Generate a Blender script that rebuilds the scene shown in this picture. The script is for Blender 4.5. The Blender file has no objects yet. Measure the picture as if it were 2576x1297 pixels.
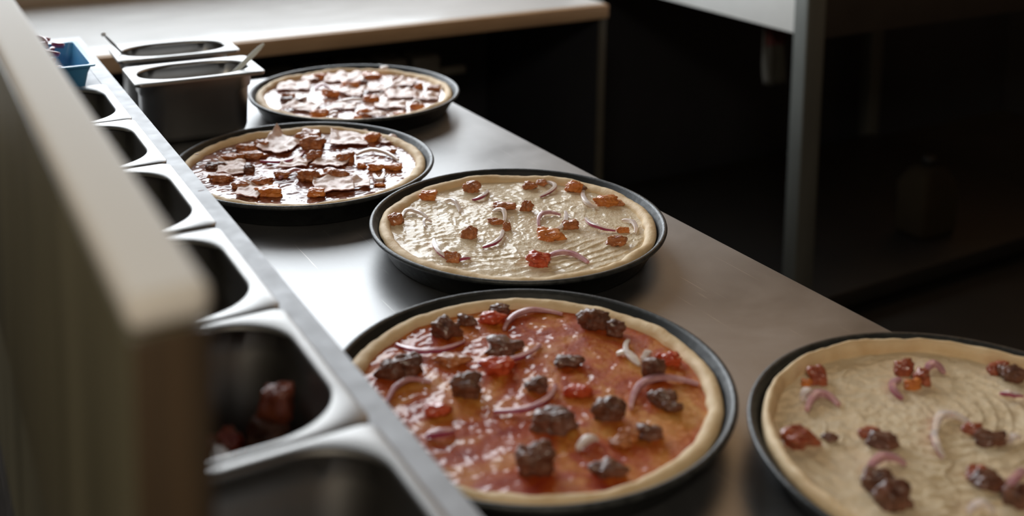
import bpy, bmesh, math, random
from mathutils import Vector, Matrix, noise

# ------------------------------------------------------------------ scene, camera, light
scene = bpy.context.scene
COL = scene.collection
IMG_W, IMG_H = 2576, 1297
TABLE_Z = 0.85
PAN_H = 0.029
CAM_Z = TABLE_Z + PAN_H + 0.4352
FOCAL_PX, PITCH, ROLL, HEAD = 2793.0, 0.122, 0.015, math.radians(31.0)
PRINCIPAL_Y = 648.5 - 826.0      # the photo is the lower part of a taller picture

def camera_axes():
    cp, sp = math.cos(PITCH), math.sin(PITCH)
    fw = Vector((0, cp, -sp)); rt = Vector((1, 0, 0)); up = rt.cross(fw)
    r = math.cos(ROLL) * rt + math.sin(ROLL) * up
    u = -math.sin(ROLL) * rt + math.cos(ROLL) * up
    R = Matrix.Rotation(-HEAD, 3, 'Z')
    return R @ r, R @ u, R @ fw
CR, CU, CF = camera_axes()

cam_data = bpy.data.cameras.new('camera')
cam = bpy.data.objects.new('camera', cam_data); COL.objects.link(cam)
m = Matrix((CR, CU, -CF)).transposed().to_4x4(); m.translation = Vector((0, 0, CAM_Z))
cam.matrix_world = m
cam_data.sensor_width = 36; cam_data.sensor_fit = 'HORIZONTAL'
cam_data.lens = FOCAL_PX / IMG_W * 36
cam_data.shift_y = -826.0 / IMG_W
cam_data.clip_start = 0.02
cam_data.dof.use_dof = True
cam_data.dof.focus_distance = 1.14
cam_data.dof.aperture_fstop = 3.6
scene.camera = cam

def at(px, py, z):
    """point of the place at height z seen at photo position (px, py)"""
    d = CF * FOCAL_PX + CR * (px - 1288) - CU * (py - PRINCIPAL_Y)
    t = (z - CAM_Z) / d.z
    return Vector((d.x * t, d.y * t, z))

scene.view_settings.view_transform = 'Standard'
scene.view_settings.look = 'None'
scene.view_settings.gamma = 1
scene.view_settings.use_curve_mapping = False
scene.view_settings.exposure = 0.12

world = bpy.data.worlds.new('world'); scene.world = world; world.use_nodes = True
world.node_tree.nodes['Background'].inputs[0].default_value = (0.75, 0.85, 1.0, 1)
world.node_tree.nodes['Background'].inputs[1].default_value = 0.6

def area_light(name, loc, target, sx, sy, watts, color, spread=180):
    l = bpy.data.lights.new(name, 'AREA'); l.shape = 'RECTANGLE'; l.size = sx; l.size_y = sy
    l.energy = watts; l.color = color; l.spread = math.radians(spread)
    o = bpy.data.objects.new(name, l); COL.objects.link(o); o.location = loc
    o.rotation_euler = (Vector(target) - Vector(loc)).to_track_quat('-Z', 'Y').to_euler()
    return o
WIN_X0, WIN_X1, WIN_Z0, WIN_Z1, WALL_Y = -0.75, 1.72, 1.04, 2.45, 2.88
# daylight coming through the window of the back wall
area_light('window_daylight', ((WIN_X0 + WIN_X1) / 2, WALL_Y + 0.16, (WIN_Z0 + WIN_Z1) / 2),
           ((WIN_X0 + WIN_X1) / 2, 0, (WIN_Z0 + WIN_Z1) / 2), WIN_X1 - WIN_X0 - 0.04, WIN_Z1 - WIN_Z0 - 0.04, 72, (0.90, 0.955, 1.0))
# warm lamp of the dining side
area_light('warm_ceiling_lamp', (2.5, 2.0, 2.60), (2.5, 2.0, 0), 1.3, 1.3, 9, (1.0, 0.62, 0.32))

# unseen fill light added behind the camera to lift the faces turned that way
area_light('rear_fill_light', (-0.9, -1.1, 2.60), (-0.5, -0.4, 0), 0.6, 0.6, 26, (1.0, 0.88, 0.70))

# ------------------------------------------------------------------ helpers
def new_obj(name, bm, mat, parent=None, smooth=True, loc=None):
    me = bpy.data.meshes.new(name)
    bm.normal_update(); bm.to_mesh(me); bm.free()
    for mt in (mat if isinstance(mat, (list, tuple)) else [mat]):
        me.materials.append(mt)
    for p in me.polygons: p.use_smooth = smooth
    o = bpy.data.objects.new(name, me); COL.objects.link(o)
    if loc is not None: o.location = loc
    if parent is not None: o.parent = parent
    return o

def thing(name, label, cat, loc=(0, 0, 0), rz=0.0, group=None):
    o = bpy.data.objects.new(name, None); COL.objects.link(o)
    o.location = loc; o.rotation_euler = (0, 0, rz); o.empty_display_size = 0.02
    return tag(o, label, cat, group)

def tag(o, label, cat, group=None):
    o['label'] = label; o['category'] = cat
    if group: o['group'] = group
    return o

def struct(o):
    o['kind'] = 'structure'; return o

def add_box(bm, lo, hi, bevel=0.0, seg=2):
    r = bmesh.ops.create_cube(bm, size=1.0)
    vs = r['verts']
    for v in vs:
        v.co = Vector([(lo[i] + hi[i]) / 2 + v.co[i] * (hi[i] - lo[i]) for i in range(3)])
    if bevel > 0:
        es = list({e for v in vs for e in v.link_edges})
        bmesh.ops.bevel(bm, geom=es, offset=bevel, segments=seg, affect='EDGES', profile=0.5)
    return bm

def box(name, lo, hi, mat, parent=None, bevel=0.0, seg=2):
    return new_obj(name, add_box(bmesh.new(), lo, hi, bevel, seg), mat, parent, smooth=bevel > 0)

def shade_auto(o, deg=40):
    for e in o.data.edges: pass
    bm = bmesh.new(); bm.from_mesh(o.data)
    for e in bm.edges:
        if len(e.link_faces) == 2 and e.calc_face_angle(0) > math.radians(deg): e.smooth = False
    bm.to_mesh(o.data); bm.free()
    return o

def lathe(profile, n=96, wobble=None):
    bm = bmesh.new(); rings = []
    for (r, z) in profile:
        ring = []
        for i in range(n):
            a = 2 * math.pi * i / n
            rr, zz = (r, z) if wobble is None else wobble(r, z, a)
            ring.append(bm.verts.new((rr * math.cos(a), rr * math.sin(a), zz)))
        rings.append(ring)
    for k in range(len(rings) - 1):
        for i in range(n):
            j = (i + 1) % n
            bm.faces.new((rings[k][i], rings[k][j], rings[k + 1][j], rings[k + 1][i]))
    return bm, rings

def rrect(hx, hy, r, z, n=12):
    """rounded rectangle loop"""
    pts = []
    rx, ry = r if isinstance(r, tuple) else (r, r)
    rx, ry = min(rx, hx - 1e-4), min(ry, hy - 1e-4)
    for cx, cy, a0 in ((hx - rx, hy - ry, 0), (-hx + rx, hy - ry, 90), (-hx + rx, -hy + ry, 180), (hx - rx, -hy + ry, 270)):
        for i in range(n + 1):
            a = math.radians(a0 + 90 * i / n)
            pts.append((cx + rx * math.cos(a), cy + ry * math.sin(a), z))
    return pts

def loft(loops, cap_end=True, cap_start=False):
    bm = bmesh.new(); L = [[bm.verts.new(p) for p in lp] for lp in loops]
    n = len(L[0])
    for k in range(len(L) - 1):
        for i in range(n):
            j = (i + 1) % n
            bm.faces.new((L[k][i], L[k][j], L[k + 1][j], L[k + 1][i]))
    if cap_end: bm.faces.new(L[-1])
    if cap_start: bm.faces.new(list(reversed(L[0])))
    return bm

def tube(pts, rad, n=10, flat=1.0):
    """tube through pts; rad number or list"""
    pts = [Vector(p) for p in pts]; bm = bmesh.new(); rings = []
    for k, p in enumerate(pts):
        t = (pts[min(k + 1, len(pts) - 1)] - pts[max(k - 1, 0)]).normalized()
        a = t.cross(Vector((0, 0, 1)))
        if a.length < 1e-3: a = Vector((1, 0, 0))
        a.normalize(); b = t.cross(a).normalized()
        r = rad[k] if isinstance(rad, (list, tuple)) else rad
        rings.append([bm.verts.new(p + a * r * math.cos(2 * math.pi * i / n) + b * r * flat * math.sin(2 * math.pi * i / n)) for i in range(n)])
    for k in range(len(rings) - 1):
        for i in range(n):
            j = (i + 1) % n
            bm.faces.new((rings[k][i], rings[k + 1][i], rings[k + 1][j], rings[k][j]))
    bm.faces.new(rings[0]); bm.faces.new(list(reversed(rings[-1])))
    return bm

# ------------------------------------------------------------------ materials
def mat_new(name):
    mt = bpy.data.materials.new(name); mt.use_nodes = True
    nt = mt.node_tree; b = nt.nodes['Principled BSDF']
    return mt, nt, b
def nd(nt, t, **kw):
    n = nt.nodes.new(t)
    for k, v in kw.items():
        if k in n.inputs: n.inputs[k].default_value = v
        else: setattr(n, k, v)
    return n
def coords(nt, scale=(1, 1, 1), kind='Object'):
    tc = nd(nt, 'ShaderNodeTexCoord'); mp = nd(nt, 'ShaderNodeMapping')
    mp.inputs['Scale'].default_value = scale
    nt.links.new(tc.outputs[kind], mp.inputs['Vector']); return mp.outputs['Vector']
def noise_tex(nt, vec, scale, detail=4, rough=0.55, dist=0.0):
    n = nd(nt, 'ShaderNodeTexNoise'); n.inputs['Scale'].default_value = scale
    n.inputs['Detail'].default_value = detail; n.inputs['Roughness'].default_value = rough
    n.inputs['Distortion'].default_value = dist
    nt.links.new(vec, n.inputs['Vector']); return n.outputs['Fac']
def ramp(nt, fac, stops):
    r = nd(nt, 'ShaderNodeValToRGB'); cr = r.color_ramp
    cr.elements[0].position = stops[0][0]; cr.elements[1].position = stops[-1][0]
    for s in stops[1:-1]: cr.elements.new(s[0])
    for e, s in zip(sorted(cr.elements, key=lambda e: e.position), sorted(stops, key=lambda s: s[0])):
        c = s[1]; e.color = (*c, 1) if len(c) == 3 else c
    nt.links.new(fac, r.inputs['Fac']); return r.outputs['Color']
def bump(nt, b, h, strength, dist=0.001):
    bp = nd(nt, 'ShaderNodeBump'); bp.inputs['Strength'].default_value = strength; bp.inputs['Distance'].default_value = dist
    nt.links.new(h, bp.inputs['Height']); nt.links.new(bp.outputs['Normal'], b.inputs['Normal'])
def g(v): return (v, v, v)

def simple(name, c1, c2=None, scale=20, rough=0.5, metal=0.0, bumps=0.0, bscale=200, coat=0.0, sss=0.0, stretch=(1, 1, 1), rvar=0.0, spec=0.5):
    mt, nt, b = mat_new(name); v = coords(nt, stretch)
    c2 = c2 or c1
    f = noise_tex(nt, v, scale)
    nt.links.new(ramp(nt, f, [(0.3, c1), (0.7, c2)]), b.inputs['Base Color'])
    b.inputs['Metallic'].default_value = metal
    b.inputs['Specular IOR Level'].default_value = spec
    if rvar:
        nt.links.new(ramp(nt, noise_tex(nt, v, scale * 2.3), [(0.3, g(max(0.02, rough - rvar))), (0.7, g(rough + rvar))]), b.inputs['Roughness'])
    else: b.inputs['Roughness'].default_value = rough
    if coat: b.inputs['Coat Weight'].default_value = coat; b.inputs['Coat Roughness'].default_value = 0.12
    if sss:
        b.inputs['Subsurface Weight'].default_value = sss; b.inputs['Subsurface Scale'].default_value = 0.004
        b.inputs['Subsurface Radius'].default_value = (1, 0.5, 0.3)
    if bumps: bump(nt, b, noise_tex(nt, v, bscale, 5), bumps)
    return mt

M = {}
def steel(name, base, rough, stretch=(1, 1, 1), scale=60, rvar=0.06, bumps=0.0):
    return simple(name, tuple(x * 0.9 for x in base), base, scale, rough, 1.0, bumps, 90, stretch=stretch, rvar=rvar)
# worktop steel: brushed grain, wiped smears and fine scratches
mt, nt, b = mat_new('worktop_steel')
v = coords(nt, (1, 1, 1)); vs_ = coords(nt, (60, 1.5, 1))
sm = noise_tex(nt, v, 7, 6, 0.6, 0.6)
nt.links.new(ramp(nt, sm, [(0.3, (0.30, 0.297, 0.295)), (0.7, (0.43, 0.427, 0.425))]), b.inputs['Base Color'])
b.inputs['Metallic'].default_value = 1.0
nt.links.new(ramp(nt, sm, [(0.25, g(0.42)), (0.75, g(0.54))]), b.inputs['Roughness'])
bump(nt, b, noise_tex(nt, vs_, 18, 4, 0.6), 0.12, 0.0004)
tc = nd(nt, 'ShaderNodeTexCoord'); mp = nd(nt, 'ShaderNodeMapping'); mp.inputs['Rotation'].default_value = (0, 0, 0.9); mp.inputs['Scale'].default_value = (420, 9, 1)
nt.links.new(tc.outputs['Object'], mp.inputs['Vector'])
scr = ramp(nt, noise_tex(nt, mp.outputs['Vector'], 1.0, 2, 0.4, 0.3), [(0.70, g(0)), (0.76, g(1))])
mx = nd(nt, 'ShaderNodeMix', data_type='RGBA'); mx.inputs[7].default_value = (0.58, 0.56, 0.54, 1)
nt.links.new(scr, mx.inputs[0]); nt.links.new(b.inputs['Base Color'].links[0].from_socket, mx.inputs[6]); nt.links.new(mx.outputs[2], b.inputs['Base Color'])
M['worktop'] = mt
M['rail'] = steel('rail_steel', (0.36, 0.36, 0.365), 0.62, (2, 2, 2), 12, 0.04)
M['gn'] = steel('pan_steel', (0.30, 0.292, 0.283), 0.42, (1, 1, 1), 12, 0.03)
M['gn_dark'] = steel('used_pan_steel', (0.30, 0.29, 0.28), 0.46, (1, 1, 1), 12, 0.03)
M['post'] = simple('post_steel', (0.11, 0.115, 0.105), (0.15, 0.155, 0.14), 14, 0.5, 0.35, stretch=(1, 1, 0.2), rvar=0.08)
M['black_pan'] = simple('black_pan_steel', (0.006, 0.007, 0.007), (0.014, 0.016, 0.016), 60, 0.50, 0.0, 0.2, 900, rvar=0.08, spec=0.35)
M['dough'] = simple('raw_dough', (0.68, 0.48, 0.26), (0.80, 0.62, 0.38), 45, 0.62, 0, 0.5, 300, sss=0.12)
M['chunk'] = simple('roast_meat_brown', (0.26, 0.070, 0.022), (0.58, 0.21, 0.065), 130, 0.34, 0, 0.6, 420, coat=0.5, sss=0.08)
M['chunk_orange'] = simple('roast_meat_orange', (0.46, 0.11, 0.022), (0.76, 0.27, 0.055), 110, 0.32, 0, 0.5, 420, coat=0.5, sss=0.1)
M['chunk_red'] = simple('roast_meat_red', (0.42, 0.035, 0.015), (0.62, 0.10, 0.03), 110, 0.26, 0, 0.4, 380, coat=0.6, sss=0.1)
M['chunk_rust'] = simple('roast_meat_rust', (0.22, 0.035, 0.018), (0.46, 0.12, 0.05), 110, 0.34, 0, 0.5, 380, coat=0.45, sss=0.05)
M['chunk_dark'] = simple('sausage_meat_dark', (0.07, 0.022, 0.012), (0.22, 0.085, 0.05), 120, 0.38, 0, 0.7, 420, coat=0.35)
M['onion_purple'] = simple('onion_purple', (0.30, 0.03, 0.10), (0.48, 0.10, 0.20), 120, 0.3, coat=0.3)
M['onion_white'] = simple('onion_white', (0.66, 0.55, 0.52), (0.80, 0.72, 0.66), 150, 0.3, coat=0.3, sss=0.2)
M['onion_pink'] = simple('onion_pink', (0.42, 0.18, 0.22), (0.58, 0.34, 0.35), 150, 0.3, coat=0.3, sss=0.2)
M['ham'] = simple('ham_pink', (0.58, 0.38, 0.31), (0.72, 0.54, 0.46), 60, 0.48, 0, 0.3, 200, coat=0.15, sss=0.15)
M['ham_edge'] = simple('ham_edge', (0.48, 0.20, 0.16), (0.60, 0.30, 0.24), 60, 0.42)

def sauce_mat(name, deep, mid, thin, dough, scale, rough, cover=0.5, coat=0.6, bscale=240, bstr=0.5, dist=1.2, spread=0.09):
    mt, nt, b = mat_new(name); v = coords(nt)
    f = noise_tex(nt, v, scale, 6, 0.58, dist)
    nt.links.new(ramp(nt, f, [(cover - 2 * spread, deep), (cover - spread * 0.4, mid), (cover + spread, thin), (cover + 2.4 * spread, dough)]), b.inputs['Base Color'])
    nt.links.new(ramp(nt, noise_tex(nt, v, scale * 2.2, 4), [(0.35, g(rough * 0.7)), (0.65, g(rough * 1.5))]), b.inputs['Roughness'])
    b.inputs['Coat Weight'].default_value = coat; b.inputs['Coat Roughness'].default_value = 0.04
    b.inputs['Specular IOR Level'].default_value = 0.2
    bump(nt, b, noise_tex(nt, v, bscale, 5, 0.6, 0.5), bstr, 0.0012)
    return mt
M['cream'] = sauce_mat('cream_sauce', (0.67, 0.53, 0.34), (0.73, 0.59, 0.39), (0.77, 0.63, 0.43), (0.81, 0.67, 0.48), 22, 0.36, 0.5, 0.35, 420, 0.9, 0.8)
M['tomato'] = sauce_mat('tomato_sauce', (0.30, 0.020, 0.003), (0.46, 0.075, 0.008), (0.60, 0.20, 0.028), (0.70, 0.36, 0.10), 17, 0.40, 0.50, 0.5, 420, 1.4, 1.6)
M['brown_sauce'] = sauce_mat('brown_barbecue_sauce', (0.10, 0.016, 0.008), (0.20, 0.045, 0.016), (0.34, 0.11, 0.045), (0.50, 0.28, 0.15), 20, 0.34, 0.52, 0.9, 260, 1.4, 1.4)
M['light_sauce'] = sauce_mat('pale_red_sauce', (0.17, 0.04, 0.03), (0.36, 0.15, 0.11), (0.55, 0.34, 0.27), (0.66, 0.47, 0.38), 24, 0.38, 0.44, 0.8, 300, 1.4, 1.4)

# ------------------------------------------------------------------ the room
ROOM_X0, ROOM_X1, ROOM_Y0, ROOM_Z1 = -2.6, 4.2, -2.4, 2.75
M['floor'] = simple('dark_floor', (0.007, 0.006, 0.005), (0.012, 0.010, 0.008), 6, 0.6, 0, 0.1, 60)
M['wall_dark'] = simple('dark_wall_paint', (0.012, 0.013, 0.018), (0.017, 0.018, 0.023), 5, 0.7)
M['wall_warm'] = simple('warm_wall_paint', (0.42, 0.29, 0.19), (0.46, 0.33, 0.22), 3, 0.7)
M['wall_brown'] = simple('brown_wall_paint', (0.36, 0.28, 0.21), (0.40, 0.32, 0.24), 5, 0.6)
M['ceiling'] = simple('ceiling_paint', (0.10, 0.095, 0.09), (0.12, 0.115, 0.11), 4, 0.8)
M['frame'] = simple('window_frame_wood', (0.26, 0.17, 0.10), (0.33, 0.22, 0.13), 12, 0.5, stretch=(1, 1, 6))
struct(box('floor', (ROOM_X0, ROOM_Y0, -0.1), (ROOM_X1, WALL_Y + 0.15, 0), M['floor']))
struct(box('ceiling', (ROOM_X0, ROOM_Y0, ROOM_Z1), (ROOM_X1, WALL_Y + 0.15, ROOM_Z1 + 0.1), M['ceiling']))
struct(box('wall_left', (ROOM_X0 - 0.1, ROOM_Y0, 0), (ROOM_X0, WALL_Y + 0.15, ROOM_Z1), M['wall_warm']))
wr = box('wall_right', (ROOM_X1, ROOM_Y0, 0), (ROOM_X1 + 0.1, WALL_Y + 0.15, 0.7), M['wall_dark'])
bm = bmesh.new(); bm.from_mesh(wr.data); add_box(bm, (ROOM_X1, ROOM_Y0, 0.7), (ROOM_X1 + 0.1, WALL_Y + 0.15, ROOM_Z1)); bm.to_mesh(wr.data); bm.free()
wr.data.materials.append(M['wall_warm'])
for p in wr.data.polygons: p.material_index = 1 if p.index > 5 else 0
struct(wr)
struct(box('wall_front', (ROOM_X0, ROOM_Y0 - 0.1, 0), (ROOM_X1, ROOM_Y0, ROOM_Z1), M['wall_warm']))
bm = bmesh.new()
for lo, hi in (((ROOM_X0, 0.7), (WIN_X0, ROOM_Z1)), ((WIN_X1, 0.7), (ROOM_X1, ROOM_Z1)), ((WIN_X0, 0.7), (WIN_X1, WIN_Z0)), ((WIN_X0, WIN_Z1), (WIN_X1, ROOM_Z1)), ((ROOM_X0, 0), (ROOM_X1, 0.7))):
    add_box(bm, (lo[0], WALL_Y, lo[1]), (hi[0], WALL_Y + 0.12, hi[1]))
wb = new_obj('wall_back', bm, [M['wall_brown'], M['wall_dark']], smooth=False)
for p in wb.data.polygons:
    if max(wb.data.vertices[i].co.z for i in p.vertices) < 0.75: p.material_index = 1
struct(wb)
bm = bmesh.new()
for x0, x1 in ((WIN_X0, WIN_X0 + 0.05), ((WIN_X0 + WIN_X1) / 2 - 0.03, (WIN_X0 + WIN_X1) / 2 + 0.03), (WIN_X1 - 0.05, WIN_X1)):
    add_box(bm, (x0, WALL_Y + 0.03, WIN_Z0 + 0.05), (x1, WALL_Y + 0.09, WIN_Z1 - 0.05))
add_box(bm, (WIN_X0, WALL_Y + 0.03, WIN_Z0), (WIN_X1, WALL_Y + 0.09, WIN_Z0 + 0.05))
add_box(bm, (WIN_X0, WALL_Y + 0.03, WIN_Z1 - 0.05), (WIN_X1, WALL_Y + 0.09, WIN_Z1))
struct(new_obj('window_1', bm, M['frame'], smooth=False))

# ------------------------------------------------------------------ long counter under the window
CTR_Z, CTR_Y, CTR_X1 = 0.78, 2.285, 1.665
M['laminate'] = simple('pale_laminate', (0.58, 0.585, 0.58), (0.66, 0.665, 0.66), 4, 0.22, stretch=(1, 2.5, 1), rvar=0.05)
M['wood_edge'] = simple('tan_wood_edge', (0.36, 0.23, 0.13), (0.44, 0.29, 0.17), 9, 0.5, stretch=(1, 6, 6))
M['leg_panel'] = simple('grey_leg_panel', (0.055, 0.05, 0.04), (0.07, 0.065, 0.05), 9, 0.5)
t = thing('counter', 'long pale laminate counter with a tan wood edge under the window', 'counter', (0.4, CTR_Y + 0.3, 0))
def local_box(name, lo, hi, mat, root, bevel=0.0):
    L = root.location
    return box(name, tuple(lo[i] - L[i] for i in range(3)), tuple(hi[i] - L[i] for i in range(3)), mat, root, bevel)
local_box('top', (-1.9, CTR_Y + 0.012, CTR_Z - 0.036), (CTR_X1, WALL_Y - 0.003, CTR_Z), M['laminate'], t, 0.002)
local_box('front_edge', (-1.9, CTR_Y - 0.006, CTR_Z - 0.038), (CTR_X1, CTR_Y + 0.012, CTR_Z - 0.001), M['wood_edge'], t, 0.004)
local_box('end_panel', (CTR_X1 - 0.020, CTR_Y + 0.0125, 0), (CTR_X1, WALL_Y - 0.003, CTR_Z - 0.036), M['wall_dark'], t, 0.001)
local_box('end_panel_edge', (CTR_X1 - 0.021, CTR_Y + 0.006, 0), (CTR_X1 + 0.001, CTR_Y + 0.0124, CTR_Z - 0.039), M['leg_panel'], t, 0.001)

# radiator beneath the counter
M['radiator'] = simple('radiator_enamel', (0.16, 0.15, 0.12), (0.19, 0.175, 0.14), 6, 0.45)
t = thing('radiator', 'dim cream sectional radiator under the long counter', 'radiator', (0.75, 2.66, 0.06))
for i in range(12):
    x = -0.56 + i * 0.098
    bm = bmesh.new()
    add_box(bm, (x + 0.004, -0.045, 0.06), (x + 0.088, 0.045, 0.55), 0.012, 3)
    new_obj('radiator_section', bm, M['radiator'], t)
box('valve_pipe', (0.62, -0.012, 0.48), (0.70, 0.012, 0.504), M['radiator'], t, 0.005)
for x in (-0.5, 0.5): box('foot', (x, -0.04, -0.06), (x + 0.03, 0.04, 0.062), M['radiator'], t)

# ------------------------------------------------------------------ steel equipment on the right
EZ = 0.75
t = thing('steel_prep_table', 'tall steel table with pale apron and square post, dark room behind', 'table', (1.93, 1.85, 0))
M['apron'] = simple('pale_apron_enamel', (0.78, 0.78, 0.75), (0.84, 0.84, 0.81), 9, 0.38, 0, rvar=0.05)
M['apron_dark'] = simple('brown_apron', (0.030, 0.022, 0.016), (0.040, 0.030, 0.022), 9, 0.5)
M['dark_metal'] = simple('dark_enamel', (0.007, 0.006, 0.005), (0.010, 0.008, 0.006), 9, 0.5)
for lx, ly in ((0, 0), (1.3, 0), (0, 0.92), (1.3, 0.92)):
    box('leg', (lx, ly, 0), (lx + 0.062, ly + 0.045, 1.02), M['post'], t, 0.004)
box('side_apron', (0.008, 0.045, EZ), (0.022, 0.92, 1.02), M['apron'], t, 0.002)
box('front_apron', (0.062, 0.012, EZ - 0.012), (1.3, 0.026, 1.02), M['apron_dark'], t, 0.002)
box('tabletop', (-0.01, -0.012, 1.02), (1.372, 0.977, 1.055), M['post'], t, 0.004)
box('lower_shelf', (0.062, 0.005, 0.03), (1.3, 0.90, 0.075), M['dark_metal'], t, 0.002)
t2 = thing('plastic_canister', 'dim brownish canister on the lower shelf behind the steel post', 'canister', (2.62, 2.02, 0.0755))
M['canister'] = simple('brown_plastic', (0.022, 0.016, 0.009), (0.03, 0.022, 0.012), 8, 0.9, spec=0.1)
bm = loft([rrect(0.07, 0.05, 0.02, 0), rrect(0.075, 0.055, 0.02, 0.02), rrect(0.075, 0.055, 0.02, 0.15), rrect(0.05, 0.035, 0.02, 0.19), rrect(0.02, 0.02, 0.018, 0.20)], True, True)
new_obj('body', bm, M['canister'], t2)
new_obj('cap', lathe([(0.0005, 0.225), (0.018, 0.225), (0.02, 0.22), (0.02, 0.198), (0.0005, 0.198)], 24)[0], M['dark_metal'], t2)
# cloth hanging behind the post
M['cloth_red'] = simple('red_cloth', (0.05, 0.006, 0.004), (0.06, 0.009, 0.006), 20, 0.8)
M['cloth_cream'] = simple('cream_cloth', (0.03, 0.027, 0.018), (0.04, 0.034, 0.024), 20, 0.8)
bm = bmesh.new(); rows = []
for k in range(14):
    rows.append([])
    for i in range(13):
        u = i / 12; w = 1 - 0.35 * (k / 13)
        rows[-1].append(bm.verts.new(((u - 0.5) * 0.09 * w, 0.012 * math.sin(u * 14 + k * 0.2) * (0.4 + k / 14), -0.19 * k / 13)))
for k in range(13):
    for i in range(12): bm.faces.new((rows[k][i], rows[k][i + 1], rows[k + 1][i + 1], rows[k + 1][i]))
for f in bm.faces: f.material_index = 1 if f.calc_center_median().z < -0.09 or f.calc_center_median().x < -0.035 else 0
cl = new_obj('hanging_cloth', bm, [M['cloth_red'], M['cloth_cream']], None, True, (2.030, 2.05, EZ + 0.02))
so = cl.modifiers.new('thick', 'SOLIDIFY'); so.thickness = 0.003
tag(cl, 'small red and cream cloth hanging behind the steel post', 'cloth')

# ------------------------------------------------------------------ prep counter with worktop
TX0, TX1, TY0, TY1 = 0.088, 0.769, -0.30, 1.71
M['fridge'] = steel('cabinet_steel', (0.32, 0.31, 0.30), 0.4, (1, 1, 1), 12, 0.05)
M['gasket'] = simple('black_rubber', g(0.012), g(0.02), 20, 0.6)
t = thing('pizza_prep_counter', 'stainless steel prep counter carrying the five pizzas', 'counter', (0.4, 0.7, 0))
local_box('worktop', (TX0, TY0, TABLE_Z - 0.038), (TX1, TY1, TABLE_Z), M['worktop'], t, 0.0025)
local_box('cabinet', (TX0 + 0.002, TY0 + 0.02, 0.10), (TX1 - 0.05, TY1 - 0.02, TABLE_Z - 0.038), M['fridge'], t, 0.002)
for i in range(4):
    y0 = TY0 + 0.035 + i * 0.485
    L = t.location
    d = local_box('door', (TX1 - 0.05, y0, 0.13), (TX1 - 0.02, y0 + 0.475, TABLE_Z - 0.06), M['fridge'], t, 0.004)
    hb = tube([(TX1 - L.x - 0.02, y0 - L.y + 0.05, 0.72), (TX1 - L.x + 0.004, y0 - L.y + 0.055, 0.72), (TX1 - L.x + 0.004, y0 - L.y + 0.42, 0.72), (TX1 - L.x - 0.02, y0 - L.y + 0.425, 0.72)], 0.006, 8)
    new_obj('handle', hb, M['gn'], d)
for x in (TX0 + 0.05, TX1 - 0.13):
    for y in (TY0 + 0.06, TY1 - 0.10):
        bm, _ = lathe([(0.0005, 0), (0.025, 0), (0.025, 0.02), (0.015, 0.03), (0.015, 0.101), (0.0005, 0.101)], 20)
        new_obj('foot', bm, M['post'], t, loc=Vector((x, y, 0)) - t.location)

# raised ingredient rail on the back of the counter
RZ = TABLE_Z + 0.109
RAIL_ROT = -math.radians(0.94)
RO = Vector((0.2585, 0.70, TABLE_Z + 0.0006))                    # a point of the rail's right edge
def rail_pt(x, y, z):
    """rail-local (x from right edge, y world along) to world"""
    v = Matrix.Rotation(RAIL_ROT, 3, 'Z') @ Vector((x, y - RO.y, 0))
    return Vector((RO.x + v.x, RO.y + v.y, z))
def rail_y(y): return y - RO.y
RH = 0.1084
M['guard_top'] = simple('cream_enamel', (0.80, 0.78, 0.74), (0.84, 0.82, 0.78), 3, 0.62, spec=0.25)
M['guard_side'] = simple('olive_with_reflections', (0.080, 0.075, 0.048), (0.17, 0.16, 0.105), 3.2, 0.42, stretch=(1, 4, 0.5), rvar=0.06)  # blurred reflections put into the olive colour as upright lighter streaks
M['guard_end'] = simple('dark_brown_end', (0.030, 0.022, 0.014), (0.085, 0.055, 0.03), 30, 0.42, stretch=(4, 1, 0.1))
rail = thing('ingredient_rail', 'raised stainless rail with inset pans along the back of the counter', 'counter rail', RO, RAIL_ROT)
RW, RY0, RY1 = 0.1874, rail_y(-0.25), rail_y(1.655)
OP0, OP1 = -0.0195, -0.1740      # opening for the pans
wl = rail_y(0.05); wh = rail_y(1.356)
bm = bmesh.new()
add_box(bm, (OP0, RY0, RH - 0.0015), (0, RY1, RH), 0.0006, 1)
add_box(bm, (-RW + 0.003, RY0, RH - 0.0015), (OP1, RY1, RH))
add_box(bm, (OP1, RY0, RH - 0.0015), (OP0, wl, RH))
add_box(bm, (OP1, wh, RH - 0.0015), (OP0, RY1, RH))
new_obj('rail_top', bm, M['rail'], rail, smooth=False)
bm = bmesh.new()
add_box(bm, (-0.003, RY0, 0), (0, RY1, RH - 0.0016))
add_box(bm, (-RW, RY0, 0), (-RW + 0.003, RY1, RH))
add_box(bm, (-RW + 0.0031, RY1 - 0.003, 0), (-0.0031, RY1, RH - 0.0016))
add_box(bm, (-RW + 0.0031, RY0, 0), (-0.0031, RY0 + 0.003, RH - 0.0016))
add_box(bm, (-RW + 0.0031, RY0 + 0.0031, 0.0), (-0.0031, RY1 - 0.0031, 0.002))
rb = new_obj('rail_body', bm, [M['rail'], M['guard_side']], rail, smooth=False)
for p in rb.data.polygons:
    if p.normal.x < -0.9 and p.center.x < -RW + 0.001: p.material_index = 1
# stain marks on the rail
M['stain'] = simple('dried_sauce', (0.16, 0.05, 0.03), (0.25, 0.10, 0.07), 300, 0.5)
for px, py, sx in ((495, 388, 7), (506, 479, 9), (420, 434, 5)):
    p = at(px, py, RZ)
    bm = bmesh.new(); bmesh.ops.create_icosphere(bm, subdivisions=2, radius=0.001)
    for vtx in bm.verts:
        vtx.co *= 1 + 0.5 * noise.noise(vtx.co * 900 + Vector((px, 0, 0)))
        vtx.co.x *= sx * 0.32; vtx.co.z *= 0.25
    new_obj('stain', bm, M['stain'], rail, loc=Matrix.Rotation(-RAIL_ROT, 3, 'Z') @ (p - RO))

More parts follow.
